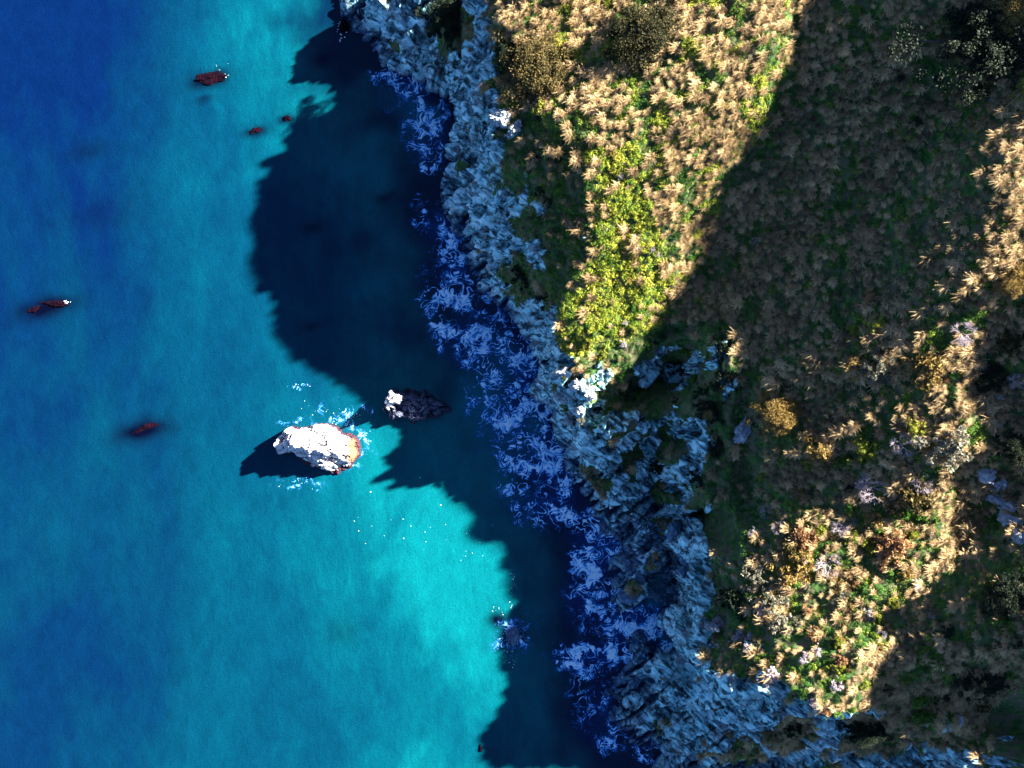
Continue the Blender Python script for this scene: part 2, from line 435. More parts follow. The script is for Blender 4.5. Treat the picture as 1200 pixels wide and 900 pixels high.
# ------------------------------------------------------------------ sea
def make_sea_mat():
    m, nt, b = mat_new('sea_water'); g = G(nt); P = g.pos()
    n1 = g.noise(g.stretch(P, (1, .6, 1), (0, 0, math.radians(30))), .035, 5, .55, .6)
    n2 = g.noise(g.stretch(P, (1, .35, 1), (0, 0, math.radians(-35))), .12, 5, .6, .3)
    t = g.math('ADD', g.attr('silt'), g.math('MULTIPLY', g.math('SUBTRACT', n1, .5), 1.05))
    t = g.math('ADD', t, g.math('MULTIPLY', g.math('SUBTRACT', n2, .5), .45))
    c = g.ramp(t, [(.0, (.0003, .008, .050)), (.3, (.0003, .020, .056)), (.55, (.0003, .032, .070)), (.8, (.0003, .056, .092)), (1.0, (.0008, .112, .142))])
    c = g.mix(g.math('MULTIPLY', g.attr('teal'), .25), c, g.mix(.5, c, (.0005, .050, .045)))
    gr = g.ramp(g.noise(P, 3.2, 4, .8), [(.25, (.45, .45, .5)), (.75, (1.5, 1.5, 1.42))])
    mm = g.n('ShaderNodeMix', data_type='RGBA', blend_type='MULTIPLY'); mm.inputs[0].default_value = .8; g.l(c, mm.inputs[6]); g.l(gr, mm.inputs[7]); c = mm.outputs[2]
    g2 = g.ramp(g.noise(g.stretch(P, (1, .6, 1), (0, 0, math.radians(-38))), .33, 6, .7, .5), [(.3, (.72, .74, .78)), (.7, (1.25, 1.22, 1.18))])
    m2 = g.n('ShaderNodeMix', data_type='RGBA', blend_type='MULTIPLY'); m2.inputs[0].default_value = .8; g.l(c, m2.inputs[6]); g.l(g2, m2.inputs[7]); c = m2.outputs[2]
    c = g.mix(g.attr('reef'), c, (.0005, .001, .008))
    c = g.mix(g.attr('navy'), c, (.0002, .003, .024))  # cliff shade painted into the water colour as navy
    fine = g.noise(P, 2.5, 3, .7)
    c = g.mix(g.math('MULTIPLY', g.ramp(g.noise(g.stretch(P, (1, 1.6, 1)), .8, 6, .7, 1.5), [(.3, 0.0), (.65, 1.0)]), g.attr('milk')), c, (.002, .035, .22))
    g.l(c, b.inputs['Base Color']); b.inputs['Roughness'].default_value = .22; b.inputs['IOR'].default_value = 1.33
    b.inputs['Specular IOR Level'].default_value = .35
    w1 = g.noise(g.stretch(P, (1, .55, 1), (0, 0, math.radians(40))), 1.1, 7, .7, .3)
    h = g.math('ADD', w1, g.math('MULTIPLY', fine, .25))
    g.l(g.bump(h, .35, .3), b.inputs['Normal'])
    return m
M_SEA = make_sea_mat()
def axis(lo, hi, step, far, k=14):
    mid = np.arange(lo, hi+step*.5, step)
    gl = lo-np.geomspace(step, lo-far[0], k)[::-1] if far[0] < lo else []
    gr = hi+np.geomspace(step, far[1]-hi, k)
    return np.concatenate([gl, mid, gr])
REEFS = [(245,93,26,10),(240,118,13,5),(300,153,16,7),(336,139,9,5),(55,361,36,12),(166,505,32,13),(403,740,22,14),(600,742,16,18),(585,727,12,12),(100,178,26,10),(450,232,12,7),(370,265,14,8),(366,380,14,6),(380,68,14,7),(120,250,50,20)]
REEF_S = [1,.6,.8,.9,1,1,.3,1,1,.35,.7,.6,.5,.9,.2]
MILK = [(480,110,22,28,.5),(505,160,20,25,.5),(515,270,18,18,.5),(530,320,20,25,.45),(560,400,30,28,.75),(600,350,12,14,.8),(620,430,30,25,.9),(600,490,30,30,.8),(645,540,32,28,.9),(640,590,35,22,.7),(700,640,26,30,.85),(690,700,25,28,.7),(745,730,38,26,1.),(690,770,32,12,.9),(700,840,22,35,.35)]
def gsum(px, py, L):
    o = np.zeros(px.shape)
    for cx, cy, rx, ry, a in L:
        o = np.maximum(o, a*np.exp(-(((px-cx)/rx)**2+((py-cy)/ry)**2)))
    return o
xs = axis(-110, 40, .5, (-2500, 2500)); ys = axis(-80, 80, .5, (-2500, 2500))
SX, SY = np.meshgrid(xs, ys, indexing='ij')
spx, spy = img_of(SX, SY, 0.0)
silt = sstep(-60, 640, spx+.15*spy)*1.0
silt = .10+.86*sstep(-20, 560, spx + .05*(spy-300))
silt += .18*np.exp(-(((spx-330)/120)**2+((spy-60)/160)**2)) - .14*np.exp(-(((spx-430)/160)**2+((spy-850)/120)**2)) + .15*np.exp(-(((spx-540)/90)**2+((spy-650)/110)**2))
silt -= .16*np.exp(-(((spx-120)/230)**2+((spy-820)/260)**2))
silt -= .2*np.exp(-(((spx-50)/200)**2+((spy-0)/220)**2))
wx = fbm(SX/5, SY/5, 1, 3, 2)*5; wy = fbm(SX/5, SY/5, 9, 3, 3)*5
reef = np.zeros(SX.shape)
for (cx, cy, rx, ry), a in zip(REEFS, REEF_S):
    th = math.radians(14); ddx = spx+wx-cx; ddy = spy+wy-cy
    e1 = ddx*math.cos(th)-ddy*math.sin(th); e2 = ddx*math.sin(th)+ddy*math.cos(th)
    reef = np.maximum(reef, a*np.exp(-((e1/rx)**2+(e2/ry)**2)**1.0))
milk = gsum(spx+wx*1.5, spy+wy*1.5, MILK)
sbed = land_h(SX, SY)
navy = np.clip(sstep(-6.9, -3.2, sbed+fbm(SX/8, SY/8, 0, 3, 14)*1.0)*.9, 0, 1)*(np.hypot(SX, SY) < 140)  # mask of the painted shade, stronger towards the cliff foot
sea = link('sea', mesh_np('sea', np.stack([SX, SY, 0*SX], -1).reshape(-1, 3), grid_faces(*SX.shape), M_SEA, {'silt': silt, 'reef': np.clip(reef*1.15, 0, 1), 'milk': milk, 'navy': navy, 'teal': sstep(150, 650, spy)}))
tag(sea, 'turquoise to deep blue sea below the cliffs', 'sea', kind='structure')

# ------------------------------------------------------------------ land mesh
xs = np.concatenate([-42-np.geomspace(.3, 25, 8)[::-1], np.arange(-42, 78, .18), 78+np.geomspace(.3, 700, 22)])
ys = np.concatenate([-80-np.geomspace(.3, 700, 22)[::-1], np.arange(-80, 80, .18), 80+np.geomspace(.3, 700, 22)])
LX, LY = np.meshgrid(xs, ys, indexing='ij')
LH = land_h(LX, LY)
gx = np.gradient(LH, xs, axis=0); gy = np.gradient(LH, ys, axis=1)
SL = np.hypot(gx, gy)
lpx, lpy = img_of(LX, LY, np.maximum(LH, 0))
def poly_soft(poly, n=10):
    m = in_poly(poly, lpx, lpy).astype(float)
    return blur(m, n)
rockn = fbm(LX/5, LY/5, LH/6, 5, 40)
rock = sstep(.95, 1.45, SL + rockn*.55)
rock *= sstep(46, 40, LH)*1.0
# hollow: greener top, rock at foot
HOLLOW = [(700,400),(850,370),(862,430),(855,590),(820,600),(690,560),(680,500)]
hol = poly_soft(HOLLOW)
rock = rock*(1-hol) + hol*sstep(-.05, .2, rockn+ (1-sstep(4, 16, LH))*.2 + .0)
SIDE = poly_soft([(640,500),(700,470),(800,560),(800,610),(700,600)])
rock = np.maximum(rock, SIDE*sstep(-.35, -.05, rockn))
GREENFACE = poly_soft([(835,560),(880,560),(900,620),(880,680),(860,720),(835,690),(828,640)])
rock *= 1-.85*GREENFACE
rock = np.maximum(rock, sstep(3.5, 1.5, LH))
SCARP = poly_soft([(735,770),(800,740),(840,755),(900,790),(985,840),(1080,872),(1210,890),(1210,960),(800,960),(720,900)])
rock = np.maximum(rock, SCARP*sstep(-.55, -.25, rockn))
NC = poly_soft([(400,-30),(575,-30),(590,60),(560,110),(610,150),(650,240),(655,330),(650,440),(640,460),(560,420),(480,250),(390,60)])
rock = np.maximum(rock, NC*sstep(-.5, -.2, rockn)*sstep(-5, 3, 590+(lpy-60)*.12-lpx+fbm(LX/3, LY/3, 0, 3, 8)*30))
WHITEP = poly_soft([(645,425),(692,440),(692,500),(655,505)])
rock = np.maximum(rock, WHITEP*.75)
OUT = poly_soft([(1140,545),(1175,540),(1200,575),(1210,640),(1180,640),(1150,590)], 6)
rock = np.maximum(rock, OUT*.6*sstep(-.1, .1, rockn))
DK1 = gsum(lpx, lpy, [(620,262,20,22,.9),(612,325,26,24,1.0),(640,345,9,26,.8),(530,30,20,32,1.2),(930,855,24,18,1.),(872,882,26,16,.9),(1030,868,34,16,1.1),(600,205,25,25,.7),(975,900,14,12,.9),(640,190,28,50,1.)])
rock = rock*(1-np.clip(DK1*1.3+fbm(LX/2.5, LY/2.5, 2, 3, 9)*.5*(DK1 > .1), 0, 1))
rock = np.clip(rock, 0, 1)
UBG = np.interp(LX*vd[0]+LY*vd[1], vsn, ub)-(LX*ud[0]+LY*ud[1])   # metres inland of the brow
rock = rock*np.maximum(sstep(3.5, .0, UBG+fbm(LX/6, LY/6, 4, 4, 11)*7+fbm(LX/1.5, LY/1.5, 4, 3, 12)*2.5), OUT*.5)
hill = 1-rock
# relief: soft hummocks on soil, crags and cracks on rock
ca, sa = math.cos(math.radians(-38)), math.sin(math.radians(-38))
RX = LX*ca-LY*sa; RY = LX*sa+LY*ca
crag = ridged(RX/13+fbm(LX/9, LY/9, 0, 2, 61)*.5, RY/5.5, LH/9, 2, 60)
f1, f2, cid = worley((RX+fbm(LX/4, LY/4, 0, 3, 70)*3)/5.5, (RY+LH*.3+fbm(LX/4, LY/4, 5, 3, 71)*2)/2.3, 3)
f1b, f2b, cidb = worley((RX+fbm(LX/2, LY/2, 0, 2, 72)*1.2)/4.2, (RY+LH*.3)/1.9, 4)
block = (cid-.5)*2.2 - sstep(.12, 0, f2-f1)*1.8 + ((cidb-.5)*.7 - sstep(.10, 0, f2b-f1b)*.45)*1.0 + fbm(LX/.8, LY/.8, 0, 2, 73)*.10
calm = sstep(-.35, .35, fbm(RX/11, RY/6, LH/10, 3, 64))
fade = sstep(-.5, 1.5, LH)
relief_rock = (crag-.3)*np.where(WHITEP > .3, 1.0, 4.4) + block*(.35+.85*calm) - sstep(.2, .5, fbm(RX/7, RY/1.8, LH/5, 3, 66))*2.6
relief_soil = fbm(LX/4, LY/4, 0, 4, 80)*.45 + fbm(LX/.9, LY/.9, 0, 2, 81)*.16
far = (np.abs(LX) < 90) & (np.abs(LY) < 90)
amp = np.where(far, 1, 0.0)
steepk = 1/np.sqrt(1+SL*SL)
d = (rock*relief_rock*(.35+.65*fade) + hill*relief_soil)*amp
nxv, nyv = -gx*steepk, -gy*steepk
PX = LX + nxv*d*rock*.8; PY = LY+nyv*d*rock*.8; PZ = LH + d*(steepk*rock + hill)
PZ = np.where(LH < -2, np.minimum(PZ, -1), PZ)
V = np.stack([PX, PY, PZ], -1).reshape(-1, 3)
F = grid_faces(*LX.shape)
rf = rock.ravel()
ZF = V[:, 2][F].max(1)
F = F[ZF > -3.0]
frock = blur(rock, 6).ravel()[F].mean(1) > .5
at = {'rock': rf}
def submesh(name, sel):
    Fs = F[sel]; used = np.unique(Fs); mp = np.full(len(V), -1, np.int32); mp[used] = np.arange(len(used), dtype=np.int32)
    return mesh_np(name, V[used], mp[Fs], M_LAND, {'rock': rf[used]})
hs = tag(link('hillside', submesh('hillside', ~frock)), 'grassy hillside above the cliffs', 'hillside', kind='structure')
cl = tag(link('cliff', submesh('cliff', frock)), 'pale craggy sea cliff', 'cliff', kind='structure')

FZ = PZ  # final heights sampled on the near-regular grid for placing plants
def ground(X, Y):
    a = np.interp(X, xs, np.arange(len(xs))); b = np.interp(Y, ys, np.arange(len(ys)))
    ia = np.clip(a.astype(int) if hasattr(a, 'astype') else int(a), 0, len(xs)-2); ib = np.clip(b.astype(int) if hasattr(b, 'astype') else int(b), 0, len(ys)-2)
    fa = a-ia; fb = b-ib
    def S(Z): return Z[ia, ib]*(1-fa)*(1-fb)+Z[ia+1, ib]*fa*(1-fb)+Z[ia, ib+1]*(1-fa)*fb+Z[ia+1, ib+1]*fa*fb
    return S(PZ), S(rock), S(gx), S(gy)
def hit(px, py):
    """ground point seen at an image position: walk down the line of sight"""
    hv = np.arange(80, -.01, -.1)
    X, Y = world_of(px, py, hv)
    g_ = ground(X, Y)[0]
    i = np.argmax(g_ >= hv) if (g_ >= hv).any() else len(hv)-1
    return X[i], Y[i], max(g_[i], hv[i]*0)

# ------------------------------------------------------------------ foam (lace of bubbles lying on the water in the surge zone)
M_FOAM, nt, b_ = mat_new('foam'); g = G(nt)
g.l(g.ramp(g.attr('dens'), [(0, (.02, .22, .75)), (.4, (.07, .42, .98)), (.8, (.38, .76, 1.0)), (1, (.72, .92, 1.0))]), b_.inputs['Base Color']); b_.inputs['Roughness'].default_value = .7
tr_ = g.n('ShaderNodeBsdfTransparent'); mx_ = g.n('ShaderNodeMixShader'); g.l(g.ramp(g.attr('dens'), [(0, 0.0), (.6, 1.0)]), mx_.inputs[0]); g.l(tr_.outputs[0], mx_.inputs[1]); g.l(b_.outputs[0], mx_.inputs[2]); g.l(mx_.outputs[0], nt.nodes['Material Output'].inputs[0])
FOAM = [(455,90,16,10,.55),(480,100,22,24,.8),(500,150,20,30,.85),(505,190,12,18,.8),(495,255,14,14,.6),(525,290,22,24,.8),(510,345,16,20,.8),(545,345,20,20,.7),(520,385,18,18,.75),(560,330,20,15,.7),(570,400,32,26,1.),(590,430,30,22,.9),(620,420,18,25,1.),
        (575,460,24,18,.8),(600,490,32,24,.9),(635,470,16,24,1.),(620,530,30,24,1.),(655,550,26,24,1.),(600,570,16,20,.7),(640,600,34,16,.7),(690,615,26,16,.8),(705,640,22,20,1.),(685,680,18,34,.9),(715,700,24,20,.8),
        (740,730,40,20,1.1),(765,745,20,20,1.),(690,770,34,11,1.1),(665,768,10,8,.9),(725,765,26,14,1.),(690,815,20,30,.5),(715,860,16,24,.45),(755,885,14,10,.45),(770,870,12,10,.5),(600,742,22,22,.3)]
RING = [(352,495,22,5,.30),(400,488,20,9,.55),(425,512,8,15,.50),(350,566,26,5,.35),(405,550,14,6,.3),(438,480,12,5,.3),(352,455,10,3,.3)]
def foam_patch(name, x0, x1, y0, y1, blobs, cs=.11, seed=0):
    fx = np.arange(x0, x1, cs); fy = np.arange(y0, y1, cs)
    FX, FY = np.meshgrid(fx, fy, indexing='ij')
    fpx, fpy = img_of(FX, FY, 0.0)
    qx = fbm(FX/4, FY/4, 1, 5, 12+seed); qy = fbm(FX/4, FY/4, 6, 5, 13+seed)
    den = gsum(fpx+qx*16, fpy+qy*16, blobs)
    sx_ = fbm(FX/3.2, FY/3.2, 1, 2, 14+seed); sy_ = fbm(FX/3.2, FY/3.2, 6, 2, 15+seed)
    def lines(sc, wd, k, z):
        return np.exp(-np.abs(perlin((FX+sx_*k+qx*.25)/sc, (FY+sy_*k+qy*.25)/(sc*.7), z, 51+seed)/wd)**1.4)
    m1 = np.clip(1.0+fbm(FX/5, FY/5, 2, 3, 31+seed)*1.6, .3, 1.5); m2 = np.clip(.75+fbm(FX/3, FY/3, 4, 3, 32+seed)*2, 0, 1.5)
    gr = fbm(FX/.6, FY/.6, 0, 3, 35+seed)
    fo = .95*lines(3.0, .040, 3.4, 0)*m1 + .80*lines(1.8, .055, 2.6, 3)*m2 + .55*lines(1.1, .075, 2.0, 6)*m1*m2 + .30*np.clip(m2*m1-.5, 0, 1) + .06*gr
    fo = np.clip(fo, 0, 1.6)*np.clip(den*2.2, 0, 1.3)
    fo = fo + .26*np.clip(den-.35, 0, .6)*np.clip(.6+fbm(FX/2.5, FY/2.5, 8, 4, 38+seed), 0, 1)*(seed == 0)
    mask = fo > .05
    cells = mask[:-1, :-1] | mask[1:, 1:] | mask[:-1, 1:] | mask[1:, :-1]
    fz = .02 + .10*sstep(.2, 1.1, fo)
    Fg = grid_faces(*FX.shape)[cells.ravel()]
    used = np.unique(Fg); mp = np.full(FX.size, -1, np.int32); mp[used] = np.arange(len(used), dtype=np.int32)
    VF = np.stack([FX, FY, fz], -1).reshape(-1, 3)[used]
    return link(name, mesh_np(name, VF, mp[Fg], M_FOAM, {'dens': sstep(.04, 1.0, fo).ravel()[used]}))
tag(foam_patch('sea_foam', -32, 34, -80, 66, FOAM), 'lacy white surf foam along the foot of the cliffs', 'foam', kind='stuff')
tag(foam_patch('stack_foam', -58, -22, -26, 2, RING, .12, 40), 'white wash ringing the big sea rock', 'foam', kind='stuff')
# splashes on the sunlit side
pts = []
def splash(cx, cy, rx, ry, n, s=.18):
    for _ in range(n):
        a, r_ = random.random()*6.28, random.random()**.6
        X, Y = world_of(cx+rx*r_*math.cos(a), cy+ry*r_*math.sin(a), 0); pts.append((X, Y, s*random.uniform(.4, 1.3)))
splash(398,488,26,10,22,.1); splash(425,512,10,16,12,.1); splash(352,568,26,7,10,.09); splash(600,690,5,24,16,.08); splash(585,715,10,7,10,.08); splash(520,612,40,22,6,.1); splash(262,89,6,3,9,.09); splash(258,76,10,6,5,.07)
splash(400,36,7,14,30,.15); splash(596,760,14,30,18,.12); splash(470,600,60,60,14,.12); splash(350,452,14,4,8,.1); splash(78,354,7,2,8,.16); splash(545,640,50,70,10,.08); splash(372,478,26,14,8,.08)
pv, pf = [], []
for X, Y, s in pts:
    k0 = len(pv); n_ = 5
    a0 = random.random()*6; el = random.uniform(.4, 1)
    pv.append((X, Y, .05+s*.4))
    for q in range(n_): pv.append((X+s*math.cos(q*6.283/n_)*random.uniform(.6, 1.3), Y+s*el*math.sin(q*6.283/n_)*random.uniform(.6, 1.3), .012))
    for q in range(n_): pf.append((k0, k0+1+q, k0+1+(q+1) % n_))
sp = link('foam_fleck', mesh_np('foam_fleck', np.array(pv), pf, M_FOAM, {'dens': np.ones(len(pv))}))
tag(sp, 'white flecks of foam scattered on the sunlit turquoise water', 'foam', kind='stuff')

# ------------------------------------------------------------------ rocks
def rock_mesh(name, rx, ry, rz, seed, mat, sub=5, cuts=14, rough=.12, sink=.35, warm=0.0, lean=0.0):
    bm = bmesh.new(); bmesh.ops.create_icosphere(bm, subdivisions=sub, radius=1)
    v = np.array([q.co for q in bm.verts]); r = np.random.default_rng(seed)
    f = np.array([[q.index for q in t.verts] for t in bm.faces]); bm.free()
    for i in range(cuts):
        n = r.normal(size=3); n[2] = abs(n[2])*.8; n /= np.linalg.norm(n); dd = r.uniform(.55, .88)
        s = v@n; v = v - np.where(s > dd, (s-dd)*.93, 0)[:, None]*n
    rd = 1 + rough*fbm(v[:, 0]*2+seed, v[:, 1]*2, v[:, 2]*2, 4, seed) + rough*.7*ridged(v[:, 0]*3+seed, v[:, 1]*3, v[:, 2]*3, 3, seed+3)
    v = v*rd[:, None]
    v[:, 0] += v[:, 2]*lean
    v = v*np.array([rx, ry, rz]); v[:, 2] += rz*(1-2*sink)*.5
    return mesh_np(name, v, f, mat, {'warm': np.full(len(v), warm)}, smooth=False)
def place(px, py, h=0.0):
    X, Y = world_of(px, py, h); return X, Y, h
# big pale stack: a main mass with a lower western shoulder and an eastern lichen ledge
def stack(name, blobs, px, py, seed, warm, grid=.16, R=11):
    x = np.arange(-R, R, grid); X, Y = np.meshgrid(x, x, indexing='ij')
    w1 = fbm(X/3, Y/3, seed, 4, seed)*1.1; w2 = fbm(X/3, Y/3, seed+4, 4, seed+1)*1.1
    Z = np.full(X.shape, -3.0)
    for (cx, cy, rx, ry, h, th, p) in blobs:
        c, s = math.cos(th), math.sin(th); dx, dy = X+w1-cx, Y+w2-cy
        q = np.sqrt((((dx*c+dy*s)/rx)**2+((-dx*s+dy*c)/ry)**2))
        Z = np.maximum(Z, h*(1-q**p)*1.0 + np.where(q > 1, -(q-1)*6, 0))
    f1, f2, ci = worley((X*.9+Y*.4+w1)/1.7, (Y-X*.2+w2)/1.2, seed)
    up = sstep(-.5, 2, Z)
    Z = Z + up*((ci-.5)*1.1 - sstep(.16, 0, f2-f1)*.7 + ridged(X/2.2, Y/2.2, 0, 4, seed+9)*.8 + fbm(X/.7, Y/.7, 0, 2, seed+19)*.22)
    sel = grid_faces(*X.shape); Vv = np.stack([X, Y, Z], -1).reshape(-1, 3)
    sel = sel[Vv[:, 2][sel].max(1) > -.8]
    used = np.unique(sel); mp = np.full(len(Vv), -1, np.int32); mp[used] = np.arange(len(used))
    me = mesh_np(name, Vv[used], mp[sel], M_STACK, {'warm': np.full(len(used), warm)}, smooth=False)
    return link(name, me, loc=(*world_of(px, py, 0), 0))
st1 = stack('sea_stack', [(.6,1.0,7.2,3.7,5.6,-.12,3),(-2.5,2.2,4.6,3.0,6.4,.1,3),(4.6,.2,4.0,3.2,3.4,-.3,3),(-6.2,1.2,2.0,2.2,3.6,0,3),(2,-2.2,5.5,2.6,2.2,-.1,2.5)], 373, 526, 7, 1.0)
tag(st1, 'large sunlit white sea rock with orange lichen at one end and a red tidemark', 'sea rock')
st2 = stack('sea_stack', [(-3.2,1.4,2.8,2.0,5.6,.1,3),(.5,0,4.6,3.4,2.6,-.1,2.6),(4.2,.0,3.2,2.0,1.7,-.2,2.5),(-2.6,-1.4,2.2,1.6,2.6,0,3)], 482, 476, 17, 0.0)
tag(st2, 'dark sea rock in the cliff shadow with a sunlit white crest', 'sea rock')
for (px, py, rx, ry, rz, rot, lab) in [
    (246,92,2.8,1.0,.55,.15,'small dark reddish reef rock breaking the water with a white splash'),
    (300,153,1.1,.55,.3,.4,'pinkish awash rock with a dark streak trailing from it near the shadow edge'),
    (336,139,.75,.65,.4,.2,'tiny round dark red rock awash near the shadow edge'),
    (64,356,2.8,.7,.45,.06,'long thin crimson reef rock awash, the one nearest the open deep water'),
    (41,362,1.4,.6,.3,.4,'short crimson reef rock at the end of a long thin one'),
    (171,501,2.6,.55,.4,.42,'slanting narrow crimson reef rock alone in a dark blue patch'),
    (404,33,1.1,1.3,1.1,0,'small pale pink rock in the surf at the foot of the north cliff'),
    (600,745,1.4,1.6,.35,0,'dark round rock ringed with foam inside the cliff shadow'),
    (563,877,.5,.6,.25,0,'tiny red rock at the lower end of the shadow edge')]:
    o = link('reef_rock', rock_mesh('reef_rock', rx, ry, rz, int(px), M_BOULDER if px == 600 else M_RED, 4, 8, .45, .62), loc=place(px, py)); o.rotation_euler.z = rot
    tag(o, lab, 'reef rock', 'low reef rocks awash in the bay')

# boulders at the head of the cove
for (px, py, a, b, lab) in [(588,138,2.6,2.0,'pale rock pinnacle catching the sun on top of the north cliff'),(603,152,1.6,1.3,'smaller sunlit block leaning against the pale pinnacle'),
    (660,438,2.0,1.5,'upper white block of the sunlit spur tip'),(676,452,1.6,1.3,'white block in the middle of the sunlit spur tip'),(660,466,1.9,1.4,'broad white block at the seaward side of the sunlit spur tip'),
    (678,480,1.5,1.2,'low white block near the lower end of the sunlit spur tip'),(690,464,1.2,1.0,'small white block at the landward side of the sunlit spur tip'),(668,494,1.3,1.0,'lowest white block of the sunlit spur tip'),(834,733,1.6,1.0,'pale knob of rock at the end of the ledge over the cove')]:
    X, Y, Z = hit(px, py); o = link('rock', rock_mesh('rock', a*.85, b*.85, 1.3 if py < 200 else 1.9, int(px), M_PALE, 5, 16, .38, .35), loc=(X, Y, Z)); o.rotation_euler.z = px % 2
    tag(o, lab, 'rock', 'pale sunlit blocks on the cliff brow')
bpm = [rock_mesh('boulder', 1, .8, .7, 300+i, M_BOULDER, 3, 9, .18, .5) for i in range(6)]
BEACH = [(722,625),(745,612),(800,612),(815,630),(800,680),(795,720),(775,705),(750,690),(728,660)]
k = 0
pts_b = []
while len(pts_b) < 170:
    px, py = random.uniform(715, 820), random.uniform(608, 745)
    if not in_poly(BEACH, np.array(px), np.array(py)): continue
    s = random.choice([.35, .45, .6, .8, 1.1]) * random.uniform(.8, 1.2)
    X, Y, Z = hit(px, py)
    if any((X-a)**2+(Y-b)**2 < (s+c)**2*.45 for a, b, c in pts_b): 
        k += 1
        if k > 4000: break
        continue
    pts_b.append((X, Y, s))
    o = link('boulder', random.choice(bpm), loc=(X, Y, Z+.1*s)); o.scale = (s, s, s); o.rotation_euler = (random.uniform(-.3, .3), random.uniform(-.3, .3), random.random()*6)
    hz = 'seaward' if px < 748 else 'landward' if px > 785 else 'middle'; vt = 'uppermost' if py < 640 else 'upper' if py < 665 else 'lower' if py < 692 else 'lowest'
    sz = 'tiny' if s < .42 else 'small' if s < .55 else 'medium' if s < .75 else 'large' if s < 1.0 else 'very large'
    tag(o, '%s wet blue-grey boulder in the %s %s part of the cove rubble' % (sz, vt, hz), 'boulder', '%s boulders of the %s %s cove rubble' % (sz, vt, hz))
for (px, py, s, lab) in [(790,622,2.0,'large dark boulder at the inner top corner of the boulder cove'),(735,700,2.3,'black fang of rock standing in the surf below the boulder beach'),(790,668,1.7,'rounded boulder against the cliff foot beside the boulder beach'),
                         (762,695,1.6,'flat-topped boulder at the surf edge of the boulder beach'),(742,800,1.8,'boulder on the upper edge of the blue rock shelf')]:
    X, Y, Z = hit(px, py); o = link('boulder', rock_mesh('boulder', s, s*.7, s*.6, int(px+py), M_BOULDER, 4, 12, .2, .45), loc=(X, Y, max(Z, 0))); o.rotation_euler.z = px % 3
    tag(o, lab, 'boulder', 'large boulders in the cove')
OC = [(1152,552,2.2,1.2),(1171,566,1.2,1.4),(1163,583,1.5,1.0),(1180,592,1.6,1.1),(1186,611,1.9,1.2),(1196,630,1.4,1.2),(1178,604,1.0,.8),(1164,496,1.5,.7),(1155,430,.8,.6),(1172,465,1.2,.6),(872,503,1.6,2.6),(1093,722,.6,.4),(1110,806,.5,.3),(1123,845,.8,1.0),(1165,118,.7,.3)]
OL = ['topmost big block of the pale rock outcrop at the frame edge','round pale block beside the topmost block of the outcrop','small pale block just under the topmost outcrop block','pale slab in the middle of the outcrop chain','largest low slab of the pale outcrop chain','lowest pale slab of the outcrop by the frame edge','little pale stone wedged between the outcrop slabs',
      'grey slab half buried in dark shrubs above the pale outcrop','small bluish stone in green grass near the dead grey shrub','grey weathered slab on the shaded slope above the outcrop','tall pale rock face on the brow below the golden bush','lone white stone in shaded grass beside the sunlit shrub slope','small white stone in the dark green hollow','pale upright rock low on the shaded slope above the cliff rim','bluish flat stone in dark grass under a yellow-green bush']
for (px, py, a, b), lab in zip(OC, OL):
    X, Y, Z = hit(px, py); o = link('rock', rock_mesh('rock', a, b, min(a, b)*.6, int(px), M_PALE, 5, 18, .38, .45), loc=(X, Y, Z)); o.rotation_euler = (0, -.2, -.5+px % 1)
    tag(o, lab, 'rock', 'pale rocks on the slope')

# ------------------------------------------------------------------ grass tussocks
def tussock(seed, blades=110, R=.75, w=.022):
    r = np.random.default_rng(seed)
    az = r.uniform(0, 6.283, blades); L = R*r.uniform(.35, 1.0, blades)**.7*1.15; up = r.uniform(.6, 1.3, blades)
    long_ = r.random(blades) < .07; L = np.where(long_, L*1.3, L)
    root = r.normal(size=(blades, 2))*.22*R
    dirx, diry = np.cos(az), np.sin(az)
    bend = r.uniform(-.12, .12, blades)
    NL = 3; ts = np.array([0, .5, 1.0]); out = np.zeros((blades, NL, 2, 3))
    for i, t in enumerate(ts):
        rad = L*t**1.3*.8; z = L*up*(2.4*t-1.75*t*t)
        cx = root[:, 0]+dirx*rad-diry*bend*t-.16*R*t*t; cy = root[:, 1]+diry*rad+dirx*bend*t-.14*R*t*t
        ww = w*(1.1-.7*t)*r.uniform(.7, 1.3, blades)
        for j, s in enumerate((-1, 1)):
            out[:, i, j] = np.stack([cx-diry*ww*s, cy+dirx*ww*s, z+ww*.6*s], -1)
    v = out.reshape(-1, 3)
    b0 = np.arange(blades)[:, None]*2*NL
    f = np.concatenate([np.stack([b0+2*i, b0+2*i+1, b0+2*i+3, b0+2*i+2], -1).reshape(-1, 4) for i in range(NL-1)])
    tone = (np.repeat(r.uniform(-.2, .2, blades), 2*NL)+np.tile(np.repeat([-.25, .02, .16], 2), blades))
    return v, f, tone
NV = 10
TUS = [tussock(500+i, 150) for i in range(NV)]
# candidate points
def scatter(n, x1=84, y0=-74, y1=82):
    X = rng.uniform(-8, x1, n); Y = rng.uniform(y0, y1, n)
    Z, rk_, a, b = ground(X, Y)
    px, py = img_of(X, Y, Z)
    ok = (px > -20) & (px < 1360) & (py > -150) & (py < 1050) & (Z > 3)
    return [q[ok] for q in (X, Y, Z, rk_, px, py)]
GREENZONE = [(700,190),(745,160),(760,230),(790,330),(775,385),(730,405),(650,425),(650,350),(690,310)]
def zone(poly, px, py): return in_poly(poly, px, py)
X, Y, Z, R_, px, py = scatter(78000)
gz = zone(GREENZONE, px, py)
den_n = fbm(X/6, Y/6, 0, 3, 90)
C_DARK = zone(HOLLOW, px, py)
gf = zone([(690,500),(880,430),(900,600),(880,700),(850,760),(800,700)], px, py)
left = (px < 690) & (py > 130) & (py < 500)
pr = np.where(den_n > -.28, .95, .25)
